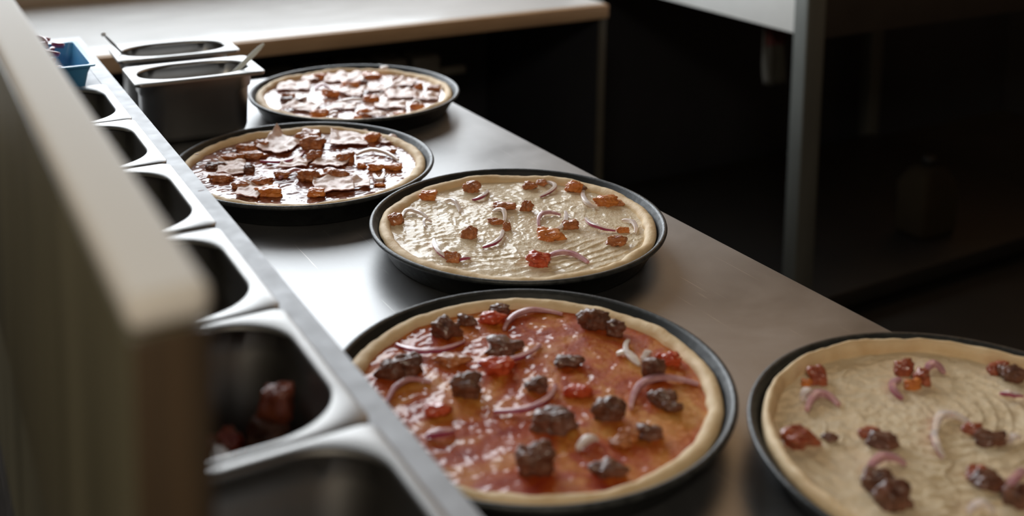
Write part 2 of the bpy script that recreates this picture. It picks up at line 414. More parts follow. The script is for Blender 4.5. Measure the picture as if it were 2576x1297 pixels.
# upstand guard on the rail's left side
gx0, gx1 = -0.1890, -0.1640
guard = thing('guard_panel', 'blurred upright guard panel with a cream top edge, nearest on the left', 'guard panel', rail_pt(-0.1757, 0.96, RZ + 0.0004), RAIL_ROT)
gy0, gy1 = 0.318 - 0.96, 1.62 - 0.96
hw = (gx1 - gx0) / 2
box('side_panel', (-hw + 0.0003, gy0 + 0.002, 0), (hw - 0.0015, gy1 - 0.002, 0.194), M['guard_side'], guard, 0.001)
box('top_cap', (-hw, gy0, 0.1945), (hw, gy1, 0.2065), M['guard_top'], guard, 0.0045, 4)
box('end_cap', (-hw + 0.001, gy0 - 0.0015, 0.001), (hw - 0.001, gy0 + 0.0015, 0.194), M['guard_end'], guard, 0.0008)

# ------------------------------------------------------------------ gastronorm pans
def gn_bms(hx, hy, depth, flange=0.011, rc=0.036, step=True, lip=0.0045):
    """steel pan: z=0 is the flange top"""
    def q(f): return 0.030 * f
    ix, iy = hx - flange, hy - flange * 0.9
    inner = [rrect(hx, hy, 0.009, -lip), rrect(hx + 0.0004, hy + 0.0004, 0.009, -0.0012), rrect(hx - 0.0006, hy - 0.0006, 0.009, 0),
             rrect(ix + 0.0025, iy + 0.0025, rc, 0), rrect(ix + 0.0006, iy + 0.0006, rc, -0.0008), rrect(ix, iy, rc, -0.003)]
    if step:
        inner += [rrect(ix - 0.0003, iy - 0.0003, q(1), -0.006), rrect(ix - 0.0005, iy - 0.0005, q(1), -0.022), rrect(ix - 0.003, iy - 0.003, q(1), -0.025)]
    bx, by = ix - 0.0045 - depth * 0.03, iy - 0.0045 - depth * 0.03
    inner += [rrect(bx + 0.002, by + 0.002, q(0.9), -depth + 0.012), rrect(bx, by, q(0.88), -depth + 0.006), rrect(bx - 0.005, by - 0.005, q(0.8), -depth + 0.0012), rrect(bx - 0.012, by - 0.012, q(0.6), -depth)]
    e = 0.0009
    outer = [rrect(hx - 0.001, hy - 0.001, 0.009, -lip), rrect(hx - 0.0012, hy - 0.0012, 0.009, -0.0015), rrect(ix + e + 0.0008, iy + e + 0.0008, q(1), -0.0018), rrect(ix + e, iy + e, q(1), -0.004)]
    if step:
        outer += [rrect(ix - 0.0005 + e, iy - 0.0005 + e, q(1), -0.022 - e), rrect(ix - 0.003 + e, iy - 0.003 + e, q(1), -0.0255 - e)]
    outer += [rrect(bx + 0.002 + e, by + 0.002 + e, q(0.9), -depth + 0.012), rrect(bx + e, by + e, q(0.88), -depth + 0.005), rrect(bx - 0.005 + e, by - 0.005 + e, q(0.8), -depth - e + 0.0012), rrect(bx - 0.012, by - 0.012, q(0.6), -depth - e)]
    bm = loft(inner, True)
    n0 = len(inner)
    bm2 = loft(outer, True)
    bmesh.ops.reverse_faces(bm2, faces=bm2.faces)
    me = bpy.data.meshes.new('tmp'); bm2.to_mesh(me); bm2.free(); bm.from_mesh(me); bpy.data.meshes.remove(me)
    bmesh.ops.remove_doubles(bm, verts=bm.verts, dist=1e-6)
    return bm

def gn_pan(name, label, hx, hy, depth, loc, rz, mat, group=None, **kw):
    t = thing(name, label, 'food pan', loc, rz, group)
    o = new_obj('steel_body', gn_bms(hx, hy, depth, **kw), mat, t)
    shade_auto(o, 55)
    return t

# pans set into the rail: divisions along Y measured on the rail
divs = [1.357, 1.192, 1.031, 0.859, 0.6975, 0.5395, 0.377]
pan_labels = ['empty steel pan in the rail just in front of the blue tub',
              'steel pan second behind the dark gap beside the upright containers',
              'steel pan in the rail with reddish food beside the brown-sauced pizza',
              'wide empty steel pan in the rail by the cut corner of the guard panel',
              'steel pan with dark meat and a cream strip beside the tomato pizza',
              'blurred nearest steel pan at the bottom edge of the photo']
pan_labels[1] = 'empty steel pan in the rail, second in front of the blue tub'
rail_pans = []
for i in range(6):
    y1, y0 = divs[i], divs[i + 1]
    gap = (0.0045, 0.0045, 0.0022, 0.0022, 0.0008, 0.0008)[i]
    hy = (y1 - y0) / 2 - gap / 2
    hx = 0.0780
    lift = 0.0046 + (0.0 if i not in (1, 2) else 0.0012)
    t = gn_pan('rail_pan', pan_labels[i], hx, hy, 0.098, rail_pt(-0.0185 - hx + 0.0008, (y0 + y1) / 2, RZ + lift), RAIL_ROT,
               M['gn'] if i < 4 else M['gn_dark'], 'steel pans set into the ingredient rail', flange=0.0100 if i < 4 else 0.0085, rc=(0.050, 0.042), step=True)
    rail_pans.append((t, hx, hy))

# two small containers standing on the worktop
CH = 0.091
c_front = gn_pan('steel_container', 'upright steel container in front, with a pale flat spoon handle leaning right', 0.084, 0.0500, CH - 0.001,
                 (0.385, 1.464, TABLE_Z + CH), -0.035, M['gn'], 'small steel containers on the worktop', flange=0.0115, rc=(0.062, 0.036))
c_back = gn_pan('steel_container', 'steel container behind the other one, with a thin dark handle leaning left', 0.084, 0.0500, CH - 0.001,
                (0.393, 1.600, TABLE_Z + CH), -0.045, M['gn'], 'small steel containers on the worktop', flange=0.0115, rc=(0.062, 0.036))
# ------------------------------------------------------------------ spoons
M['spoon'] = simple('pale_spoon', (0.74, 0.78, 0.75), (0.80, 0.84, 0.81), 60, 0.3)
M['spoon_dark'] = simple('dark_handle', g(0.03), g(0.05), 60, 0.35)
M['spoon_tip'] = simple('white_tip', g(0.75), g(0.8), 60, 0.4)
def spoon(name, label, tip, foot, w, mat, tipmat=None):
    tip, foot = Vector(tip), Vector(foot)
    t = thing(name, label, 'spoon', foot)
    d = tip - foot
    n = 14; bm = bmesh.new(); rows = []
    side = d.cross(Vector((0.05, -0.55, 0.9))).normalized(); nrm = side.cross(d).normalized()
    for k in range(n + 1):
        u = k / n; p = d * (0.12 + 0.88 * u)
        ww = w * (0.55 + 0.45 * u) * (1 if k < n - 1 else (0.8 if k == n - 1 else 0.35))
        rows.append([bm.verts.new(p + side * a * ww + nrm * c * 0.0009) for a, c in ((-1, 1), (1, 1), (1, -1), (-1, -1))])
    for k in range(n):
        for i in range(4): bm.faces.new((rows[k][i], rows[k][(i + 1) % 4], rows[k + 1][(i + 1) % 4], rows[k + 1][i]))
    bm.faces.new(rows[0]); bm.faces.new(rows[-1])
    bmesh.ops.recalc_face_normals(bm, faces=bm.faces)
    h = new_obj('handle', bm, mat, t)
    sm_ = h.modifiers.new('b', 'BEVEL'); sm_.width = 0.0004; sm_.segments = 2
    bm = bmesh.new(); bmesh.ops.create_uvsphere(bm, u_segments=20, v_segments=12, radius=1)
    for vtx in bm.verts:
        x, y, z = vtx.co; z2 = -abs(z) * 0.35 if z < 0 else -0.22 * (1 - (x * x + y * y)) 
        vtx.co = d.normalized() * (y * 0.016 + 0.012) + side * x * 0.010 + nrm * z2 * 0.010
    bmesh.ops.recalc_face_normals(bm, faces=bm.faces)
    new_obj('bowl', bm, M['spoon'], t)
    if tipmat:
        bm = bmesh.new(); bmesh.ops.create_icosphere(bm, subdivisions=2, radius=0.0035)
        new_obj('tip', bm, tipmat, t, loc=d)
    return t
zr = TABLE_Z + CH
def at_y(px, py, y):
    """point of the place at depth y seen at photo position (px, py)"""
    d = CF * FOCAL_PX + CR * (px - 1288) - CU * (py - PRINCIPAL_Y)
    return Vector((0, 0, CAM_Z)) + d * (y / d.y)
def leaning(tip, rest, zend, dy):
    f = rest + (rest - tip) * ((rest.z - zend) / (tip.z - rest.z)); f.y += dy
    return f
T1, Q1 = at_y(664, 110, 1.440), at_y(600, 174, 1.440)
spoon('flat_spoon', 'pale flat-handled spoon leaning right in the front steel container', T1, leaning(T1, Q1, TABLE_Z + 0.030, 0.006), 0.0042, M['spoon'])
T2, Q2 = at_y(260, 86, 1.600), at_y(308, 134, 1.600)
spoon('thin_spoon', 'thin dark-handled spoon with a white tip in the back container', T2, leaning(T2, Q2, TABLE_Z + 0.026, 0.0), 0.0020, M['spoon_dark'], M['spoon_tip'])

# ------------------------------------------------------------------ onion, meat and ham pieces
def onion_bm(p0, p1, p2, w=0.0034, h=0.0032, seed=0, twist=0.0):
    """curved sliver through three points"""
    rnd = random.Random(seed); bm = bmesh.new(); n = 16; rows = []
    c = (p1 - (p0 + p2) * 0.25) * 2       # quadratic control
    c = p1 * 2 - (p0 + p2) / 2
    mid = (p0 + p2) / 2
    outward = (p1 - mid); outward.z = 0
    if outward.length < 1e-5: outward = Vector((0, -1, 0))
    outward.normalize()
    for k in range(n + 1):
        u = k / n
        p = p0 * (1 - u) ** 2 + c * 2 * u * (1 - u) + p2 * u * u
        t = ((c - p0) * (1 - u) + (p2 - c) * u).normalized()
        a = t.cross(Vector((0, 0, 1))).normalized()
        if a.dot(outward) < 0: a = -a
        s = 0.45 + 0.55 * math.sin(math.pi * min(1, max(0, u * 0.94 + 0.03))) ** 0.5
        lift = 0.0016 * math.sin(math.pi * u) + 0.0008 * noise.noise(Vector((u * 4, seed, 0)))
        tw = twist + 0.5 * (u - 0.5) * rnd.uniform(0.6, 1)
        up = Vector((0, 0, 1)) * math.cos(tw) + a * math.sin(tw) * 0.8; aa = a * math.cos(tw) - Vector((0, 0, 1)) * math.sin(tw) * 0.6
        ww, hh = w * s, h * s; o = p + Vector((0, 0, lift))
        rows.append([bm.verts.new(o + aa * x * ww * 0.5 + up * y * hh) for x, y in ((0.95, 0.0), (1.15, 0.5), (1.0, 1.0), (0.1, 1.06), (-0.75, 0.92), (-0.9, 0.4), (-0.7, 0.0))])
    m = 7
    for k in range(n):
        for i in range(m):
            f = bm.faces.new((rows[k][i], rows[k][(i + 1) % m], rows[k + 1][(i + 1) % m], rows[k + 1][i]))
            f.material_index = 1 if i in (0, 1) else 0
    bm.faces.new(rows[0]); bm.faces.new(rows[-1])
    bmesh.ops.recalc_face_normals(bm, faces=bm.faces)
    return bm

def chunk_bm(sx, sy, sz, seed, boxy=0.5, rough=0.36):
    bm = bmesh.new(); bmesh.ops.create_icosphere(bm, subdivisions=4, radius=1)
    off = Vector((seed * 3.17, seed * 1.31, seed * 0.77))
    rnd = random.Random(seed); R = Matrix.Rotation(rnd.uniform(0, 6.28), 3, 'Z') @ Matrix.Rotation(rnd.uniform(-0.4, 0.4), 3, 'X')
    for vtx in bm.verts:
        d = vtx.co.normalized(); dd = R @ d
        mx = max(abs(dd.x), abs(dd.y), abs(dd.z))
        r = (1 - boxy) + boxy * 0.86 / mx
        r *= 1 + rough * noise.noise(d * 1.2 + off) * 1.3 + rough * 0.55 * noise.noise(d * 3.1 + off) + rough * 0.32 * noise.noise(d * 7 + off) + rough * 0.16 * noise.noise(d * 15 + off)
        p = d * r
        vtx.co = Vector((p.x * sx / 2, p.y * sy / 2, max(p.z, -0.75) * sz / 2 + sz * 0.30))
    return bm

def ham_bm(sx, sy, seed, curl=0.0, th=0.0011):
    bm = bmesh.new(); nx, ny = 22, 18; top = []; bot = []
    off = Vector((seed * 2.3, seed * 0.9, 0))
    for j in range(ny + 1):
        rt, rb = [], []
        for i in range(nx + 1):
            u, v = i / nx - 0.5, j / ny - 0.5
            edge = 1 + 0.10 * noise.noise(Vector((u * 3, v * 3, seed * 1.7)))
            x = u * sx * edge + 0.12 * sx * v * math.sin(seed); y = v * sy * edge
            z = 0.0016 + 0.0032 * (noise.noise(Vector((x * 75, y * 75, seed))) + 0.35) + 0.001 * noise.noise(Vector((x * 220, y * 220, seed)))
            z += 0.0016 * math.sin(x * 260 + seed) * (0.5 + v)
            if curl:
                cu = max(0, -u - 0.28) / 0.22; cv = max(0, v - 0.05) / 0.45
                z += curl * cu * (0.3 + cv)
            z = max(z, 0.0008)
            rt.append(bm.verts.new((x, y, z + th))); rb.append(bm.verts.new((x, y, z)))
        top.append(rt); bot.append(rb)
    for j in range(ny):
        for i in range(nx):
            bm.faces.new((top[j][i], top[j][i + 1], top[j + 1][i + 1], top[j + 1][i]))
            bm.faces.new((bot[j][i], bot[j + 1][i], bot[j + 1][i + 1], bot[j][i + 1]))
    for j in range(ny):
        for i, s in ((0, 1), (nx, -1)):
            q = (top[j][i], top[j + 1][i], bot[j + 1][i], bot[j][i]); f = bm.faces.new(q if s > 0 else q[::-1]); f.material_index = 1
    for i in range(nx):
        for j, s in ((0, -1), (ny, 1)):
            q = (top[j][i], top[j][i + 1], bot[j][i + 1], bot[j][i]); f = bm.faces.new(q[::-1] if s > 0 else q); f.material_index = 1
    return bm

# ------------------------------------------------------------------ pizza pans and pizzas
PR = 0.1525
def pan_profile():
    return [(0.0005, 0.0016), (0.128, 0.0016), (0.1310, 0.0021), (0.1326, 0.0038), (0.1466, 0.0265), (0.1478, 0.0278), (0.1490, 0.0288), (0.1508, 0.0292),
            (0.1522, 0.0284), (0.1526, 0.0270), (0.1520, 0.0256), (0.1505, 0.0248), (0.1486, 0.0246), (0.1346, 0.0018), (0.1328, 0.0004), (0.129, 0.0), (0.0005, 0.0)]
SZ = 0.0205       # height of the topping surface above the worktop

def crust_radius(a, seed):
    return 0.1428 + 0.0013 * noise.noise(Vector((math.cos(a) * 2.2, math.sin(a) * 2.2, seed))) + 0.0006 * noise.noise(Vector((math.cos(a) * 7, math.sin(a) * 7, seed)))
def crust_inner(a, seed):
    return 0.1305 + 0.0034 * noise.noise(Vector((math.cos(a) * 2.6, math.sin(a) * 2.6, seed + 9))) + 0.0020 * noise.noise(Vector((math.cos(a) * 9, math.sin(a) * 9, seed + 4)))

def surface_z(x, y, kind, seed):
    r = math.hypot(x, y); a = math.atan2(y, x)
    q = Vector((x, y, seed * 0.37))
    if kind == 'cream':
        cx, cy = x + 0.018 * math.sin(seed), y - 0.045
        warp = noise.noise(q * 16) * 2.6 + noise.noise(q * 45) * 0.5
        s = math.hypot(cx, cy * 1.1) * 560 + warp
        fr_ = (s / 6.2832) % 1.0
        ridge = fr_ ** 2.5 if fr_ < 0.9 else 0.77 * (1 - fr_) / 0.1
        msk = min(1, max(0, noise.noise(q * 13 + Vector((3, 0, 0))) * 3.0 + 0.25))
        s2 = (cy * 620 + cx * 130 + noise.noise(q * 20) * 7 + noise.noise(q * 50) * 1.5) / 6.2832 % 1.0
        ridge2 = s2 ** 3 if s2 < 0.9 else 0.73 * (1 - s2) / 0.1
        msk2 = min(1, max(0, noise.noise(q * 15 + Vector((9, 4, 0))) * 3.0 - 0.45))
        z = 0.0014 * ridge * msk + 0.0014 * ridge2 * msk2 + 0.0018 * noise.noise(q * 24) + 0.0008 * noise.noise(q * 70) + 0.0007 * noise.noise(q * 160) + 0.0004 * noise.noise(q * 320)
        cr = noise.noise(q * 34 + Vector((0, 7, 0)))
        z += 0.0011 * max(0, 0.05 - abs(cr)) / 0.05 * min(1, max(0, noise.noise(q * 21) * 3))
    elif kind == 'tomato':
        z = 0.0010 * noise.noise(q * 30) + 0.0009 * noise.noise(q * 90) + 0.0006 * noise.noise(q * 210)
    else:
        st = noise.noise(Vector((x * 60 + 9, y * 190 + noise.noise(q * 30) * 3, seed)))
        z = 0.0011 * noise.noise(q * 40) + 0.0010 * st + 0.0006 * noise.noise(q * 190)
    return z

SAUCE = {'cream': ('cream_sauce', 'cream'), 'tomato': ('tomato_sauce', 'tomato'), 'brown': ('barbecue_sauce', 'brown_sauce'), 'light': ('sauce', 'light_sauce')}

def make_pizza(cx, cy, kind, seed, pan_label, pizza_label, ch=0.0052, thin=0.0):
    pan = thing('pizza_pan', pan_label, 'pizza pan', (cx, cy, TABLE_Z + 0.0003), 0, 'round black pizza pans')
    bm, _ = lathe(pan_profile(), 128)
    bmesh.ops.remove_doubles(bm, verts=bm.verts, dist=0.0006) if False else None
    # pan is one mesh
    o = new_obj('pan_body', bm, M['black_pan'], pan)
    bm, _ = lathe([(0.1478, 0.0280), (0.1490, 0.0291), (0.1508, 0.0296), (0.1524, 0.0287), (0.1529, 0.0271), (0.1523, 0.0254), (0.1505, 0.0246), (0.1480, 0.0276), (0.1478, 0.0280)], 128)
    new_obj('rolled_rim', bm, M['rim'], pan)
    pz = thing('pizza', pizza_label, 'pizza', (cx, cy, TABLE_Z + 0.0022), 0, 'uncooked pizzas in black pans')
    base = -0.0019 + 0.0
    # crust: base disc and raised rim in one mesh
    n = 220; bm = bmesh.new(); rings = []
    prof = [(0.86, 0.000), (0.955, 0.0035), (0.985, 0.0075)]
    def ring(fn): rings.append([bm.verts.new(fn(2 * math.pi * i / n)) for i in range(n)])
    def P(a, r, z): return (r * math.cos(a), r * math.sin(a), z)
    T = SZ - 0.0022          # surface level in pizza coordinates
    def cz(a): return 0.0022 * noise.noise(Vector((math.cos(a) * 3, math.sin(a) * 3, seed + 2))) + 0.0006 * noise.noise(Vector((math.cos(a) * 11, math.sin(a) * 11, seed + 5)))
    ring(lambda a: P(a, 0.117, 0.0003))
    ring(lambda a: P(a, 0.121, 0.0012))
    ring(lambda a: P(a, crust_radius(a, seed) - 0.0085, T - 0.0065))
    ring(lambda a: P(a, crust_radius(a, seed) - 0.0022, T - 0.0008))
    K = 12
    for k in range(K + 1):
        th = math.pi * k / K
        def f(a, th=th):
            ro, ri = crust_radius(a, seed), (crust_inner(a, seed) + thin)
            mid, hw_ = (ro + ri) / 2, (ro - ri) / 2
            z = T + 0.0010 + (ch + cz(a)) * math.sin(th) ** 0.8
            rr = mid + hw_ * math.cos(th)
            q = Vector((rr * math.cos(a), rr * math.sin(a), seed))
            z += 0.0004 * noise.noise(q * 240) + 0.0010 * noise.noise(q * 90)
            if th > math.pi / 2: z -= (th - math.pi / 2) / (math.pi / 2) * 0.0016
            return P(a, rr, z)
        ring(f)
    ring(lambda a: P(a, (crust_inner(a, seed) + thin) - 0.002, T - 0.0025))
    ring(lambda a: P(a, 0.06, T - 0.003))
    for k in range(len(rings) - 1):
        for i in range(n):
            j = (i + 1) % n; bm.faces.new((rings[k][i], rings[k][j], rings[k + 1][j], rings[k + 1][i]))
    bm.faces.new(rings[-1]); bm.faces.new(list(reversed(rings[0])))
    new_obj('crust', bm, M['dough'], pz)
    # sauce surface
    NR, NA = 150, 330; bm = bmesh.new(); c = bm.verts.new((0, 0, T + surface_z(0, 0, kind, seed))); prev = None
    for k in range(1, NR + 1):
        u = k / NR; cur = []
        for i in range(NA):
            a = 2 * math.pi * i / NA
            ri = (crust_inner(a, seed) + thin) + 0.0022 + 0.0018 * noise.noise(Vector((math.cos(a) * 14, math.sin(a) * 14, seed)))
            r = ri * u ** 0.85; x, y = r * math.cos(a), r * math.sin(a)
            z = T + surface_z(x, y, kind, seed) * min(1, (1 - u) * 14 + 0.2)
            if u > 0.95: z -= 0.001 * (u - 0.95) / 0.05 - 0.0012 * (u - 0.95) / 0.05
            if k == NR: z -= 0.0016
            cur.append(bm.verts.new((x, y, z)))
        if prev is None:
            for i in range(NA): bm.faces.new((c, cur[i], cur[(i + 1) % NA]))
        else:
            for i in range(NA):
                j = (i + 1) % NA; bm.faces.new((prev[i], cur[i], cur[j], prev[j]))
        prev = cur
    nm, mk = SAUCE[kind]
    new_obj(nm, bm, M[mk], pz)
    return pz, T

M['rim'] = simple('worn_black_rim', (0.010, 0.012, 0.012), (0.045, 0.048, 0.048), 160, 0.38, 0.1, 0.4, 700, rvar=0.1)

def toppings(pz, T, kind, seed, X0, Y0, sc, chunks, onions, hams=()):
    """positions read on the surface plane; sizes from the distance"""
    zs = TABLE_Z + SZ
    o0 = pz.location
    for k, (x, y, w, h, mk) in enumerate(chunks):
        p = at(X0 + x / sc, Y0 + (y + h * 0.30) / sc, zs)
        d = (p - Vector((0, 0, CAM_Z))).length
        sx = w / sc / FOCAL_PX * d * 1.0; sz = h / sc / FOCAL_PX * d * 0.80; sy = max(sx * 0.62, sz * 0.7)
        sz = min(sz, sx * 1.15)
        l = p - o0
        if math.hypot(l.x, l.y) > 0.128: l *= 0.128 / math.hypot(l.x, l.y)
        l.z = T + surface_z(l.x, l.y, kind, seed) + sz * 0.02
        bm = chunk_bm(sx, sy, sz, seed * 40 + k)
        # the long side lies across the view, as in the photo
        o = new_obj('meat_chunk', bm, M[mk], pz, loc=l); o.rotation_euler = (0, 0, -HEAD)
    for k, it in enumerate(onions):
        pts = it[:3]; col = it[3] if len(it) > 3 else 'p'; wd = min(1.25, it[4]) if len(it) > 4 else 1.0
        L = []
        for (x, y) in pts:
            q = at(X0 + x / sc, Y0 + y / sc, zs + 0.003) - o0
            if math.hypot(q.x, q.y) > 0.133: 
                s_ = 0.133 / math.hypot(q.x, q.y); q.x *= s_; q.y *= s_
            q.z = T + surface_z(q.x, q.y, kind, seed) + 0.0006; L.append(q)
        mid = (L[0] + L[1] + L[2]) / 3; mid.z = T
        bm = onion_bm(L[0] - mid, L[1] - mid, L[2] - mid, 0.0046 * wd, 0.0034 * wd, seed * 50 + k, 0.25)
        mats = {'p': [M['onion_white'], M['onion_purple']], 'w': [M['onion_white'], M['onion_white']], 'k': [M['onion_pink'], M['onion_purple']]}[col]
        shade_auto(new_obj('onion_slice', bm, mats, pz, loc=mid), 48)
    for k, it in enumerate(hams):
        x, y, w, h = it[:4]; curl = it[4] if len(it) > 4 else 0.0
        p = at(X0 + x / sc, Y0 + y / sc, zs); d = (p - Vector((0, 0, CAM_Z))).length
        sx = w / sc / FOCAL_PX * d
        slope = (CAM_Z - zs) / d
        sy = h / sc / FOCAL_PX * d / slope * 0.85
        l = p - o0; l.z = T + 0.0004
        o = new_obj('ham_slice', ham_bm(sx, sy, seed * 30 + k, curl), [M['ham'], M['ham_edge']], pz, loc=l)
        o.rotation_euler = (0, 0, -HEAD + 0.25 * math.sin(k * 2.1 + seed))

C = 'chunk'; O = 'chunk_orange'; R_ = 'chunk_red'; D = 'chunk_dark'
cen = dict(A=(0.695, 1.647), B=(0.502, 1.353), C=(0.642, 1.049), D=(0.469, 0.739), E=(0.719, 0.498))
S = 0.1525 / 0.17
cen = {k: (v[0] * S, v[1] * S) for k, v in cen.items()}
cen['B'] = (cen['B'][0] - 0.0012, cen['B'][1] + 0.0026); cen['C'] = (cen['C'][0] + 0.001, cen['C'][1] - 0.002)
# the two white-sauce pizzas and the three red ones
pz, T = make_pizza(*cen['C'], 'cream', 3, 'black pan in sharp focus holding the middle cream pizza', 'cream-sauced pizza in sharp focus at the middle of the counter')
toppings(pz, T, 'cream', 3, 900, 400, 3.22, [
    (575, 300, 135, 95, O), (925, 225, 130, 120, C), (1395, 215, 110, 80, C), (1485, 195, 90, 60, C), (1755, 225, 130, 130, O), (1850, 205, 90, 70, D), (2010, 340, 170, 110, O), (2120, 350, 100, 50, C),
    (1190, 380, 175, 80, C), (1370, 375, 85, 115, C), (305, 480, 135, 130, C), (905, 590, 125, 130, C), (1110, 500, 110, 60, C), (1205, 545, 65, 95, C), (1720, 530, 130, 100, C),
    (1560, 610, 190, 110, O), (1500, 560, 90, 50, O), (2100, 650, 145, 130, C), (2140, 570, 90, 60, O), (765, 790, 125, 110, C), (1465, 815, 190, 150, R_)],
    [((930, 310), (1010, 300), (1048, 240)), ((1530, 172), (1590, 225), (1470, 290)), ((710, 335), (775, 350), (825, 410)), ((360, 465), (430, 418), (560, 465)),
     ((1095, 425), (1170, 420), (1185, 490)), ((1010, 690), (1130, 660), (1170, 570)), ((1470, 520), (1500, 440), (1640, 440), 'k'), ((1680, 410), (1670, 520), (1580, 580), 'w', 1.1),
     ((1830, 250), (1845, 350), (1930, 385), 'w', 1.2), ((1850, 465), (1920, 545), (2085, 562)), ((2140, 480), (2230, 520), (2245, 590), 'w'), ((620, 640), (640, 730), (715, 785)),
     ((820, 800), (860, 805), (905, 785)), ((1555, 785), (1700, 765), (1860, 845), 'k', 1.2), ((545, 545), (545, 495), (595, 500), 'w', 0.7)])

pz, T = make_pizza(*cen['B'], 'brown', 5, 'black pan of the ham pizza behind the sharp cream pizza', 'ham and onion pizza with glossy brown sauce, beside the steel containers')
toppings(pz, T, 'brown', 5, 430, 280, 3.68, [
    (1290, 205, 200, 90, C), (1220, 240, 140, 110, C), (1310, 290, 230, 150, C), (700, 340, 170, 100, C), (840, 300, 150, 110, C), (760, 400, 240, 90, C), (1330, 415, 130, 130, C), (1620, 420, 160, 130, C),
    (1865, 240, 130, 120, O), (2050, 365, 70, 50, C), (1030, 580, 145, 80, C), (1270, 590, 195, 135, C), (1510, 570, 215, 135, C), (1765, 500, 85, 60, O), (2060, 510, 160, 80, O), (1900, 520, 130, 80, O),
    (460, 610, 210, 90, C), (640, 680, 160, 85, C), (850, 650, 180, 110, C), (900, 735, 230, 120, O), (1350, 755, 150, 95, O), (420, 500, 170, 80, D), (720, 530, 120, 90, D), (560, 430, 190, 80, C), (1930, 680, 90, 40, O)],
    [((830, 450), (1080, 455), (1225, 360), 'k'), ((1720, 395), (1900, 370), (2100, 440), 'p', 1.5), ((1010, 605), (1120, 560), (1240, 545), 'k', 1.2), ((1880, 570), (1930, 640), (1965, 560), 'w', 1.4)],
    [(1030, 320, 300, 170, 0.012), (1650, 265, 330, 140, 0.004), (1160, 490, 240, 90), (1480, 490, 280, 80), (1510, 700, 370, 140, 0.003), (1760, 680, 160, 90), (740, 755, 240, 120), (560, 540, 230, 120, 0.004), (2030, 280, 170, 60)])

pz, T = make_pizza(*cen['A'], 'light', 7, 'farthest black pan at the end of the counter', 'farthest pizza, covered in pale ham and orange meat chunks')
toppings(pz, T, 'light', 7, 600, 130, 4.293, [
    (885, 265, 145, 85, O), (1200, 360, 200, 85, O), (1000, 450, 165, 130, O), (1440, 255, 200, 85, O), (1720, 290, 120, 75, C), (1945, 375, 95, 85, O), (2110, 390, 150, 65, C),
    (1430, 505, 175, 105, O), (530, 520, 145, 85, D), (1930, 590, 135, 95, O), (870, 670, 185, 125, O), (1360, 655, 150, 100, O), (1290, 705, 95, 50, O), (1740, 655, 130, 45, O), (1350, 335, 90, 60, D), (650, 520, 100, 50, D), (540, 460, 140, 60, C)],
    [((600, 515), (710, 500), (690, 445), 'w', 1.3), ((1060, 535), (1250, 520), (1350, 515), 'p', 1.3), ((1590, 400), (1640, 380), (1720, 372), 'p'), ((830, 392), (900, 365), (980, 380), 'k'), ((1880, 545), (1920, 528), (1965, 542), 'p'), ((960, 680), (1010, 665), (1070, 645), 'w')],
    [(1150, 290, 400, 110), (600, 385, 330, 100), (1220, 445, 280, 90), (1780, 470, 360, 100), (2030, 500, 260, 90, 0.003), (700, 610, 360, 90), (1130, 610, 260, 70), (1640, 595, 330, 80), (1800, 345, 230, 90), (1480, 420, 200, 60), (780, 300, 180, 60), (1450, 690, 260, 60)])

pz, T = make_pizza(*cen['D'], 'tomato', 11, 'black pan of the large tomato pizza in the foreground', 'large glossy tomato pizza with dark sausage pieces in the foreground')
toppings(pz, T, 'tomato', 11, 860, 700, 2.173, [
    (565, 270, 135, 140, D), (680, 230, 90, 80, D), (820, 215, 140, 80, R_), (860, 160, 110, 60, D), (270, 500, 140, 130, D), (350, 480, 140, 140, D), (890, 365, 185, 95, D), (600, 440, 160, 60, C), (680, 590, 145, 165, D),
    (850, 480, 155, 100, R_), (515, 715, 135, 75, R_), (1065, 585, 105, 95, D), (1160, 770, 210, 140, D), (1055, 990, 185, 220, D), (1290, 610, 130, 75, R_),
    (1370, 220, 150, 150, D), (1490, 270, 110, 110, D), (1240, 450, 140, 70, D), (1705, 490, 110, 160, D), (1790, 440, 110, 80, R_), (1460, 715, 150, 150, D), (1750, 655, 130, 110, D), (1810, 700, 90, 80, D),
    (1680, 840, 130, 90, D), (1570, 850, 120, 70, C), (1520, 890, 110, 60, C), (1450, 1040, 170, 90, D)],
    [((300, 345), (480, 400), (665, 330), 'k', 0.9), ((890, 268), (1000, 180), (1205, 185), 'k', 1.0), ((745, 450), (940, 440), (1085, 350), 'k', 0.9), ((250, 665), (340, 570), (485, 560), 'k', 0.9), ((830, 715), (1060, 700), (1165, 575), 'k', 0.9),
     ((1570, 330), (1560, 400), (1630, 465), 'w'), ((1505, 405), (1560, 410), (1620, 455), 'w'), ((1640, 440), (1665, 420), (1670, 400), 'w', 1.5), ((1580, 695), (1690, 560), (1950, 570), 'k', 1.15), ((1290, 925), (1350, 890), (1400, 870), 'w', 2.2), ((460, 850), (530, 845), (610, 820), 'k', 1.9)])

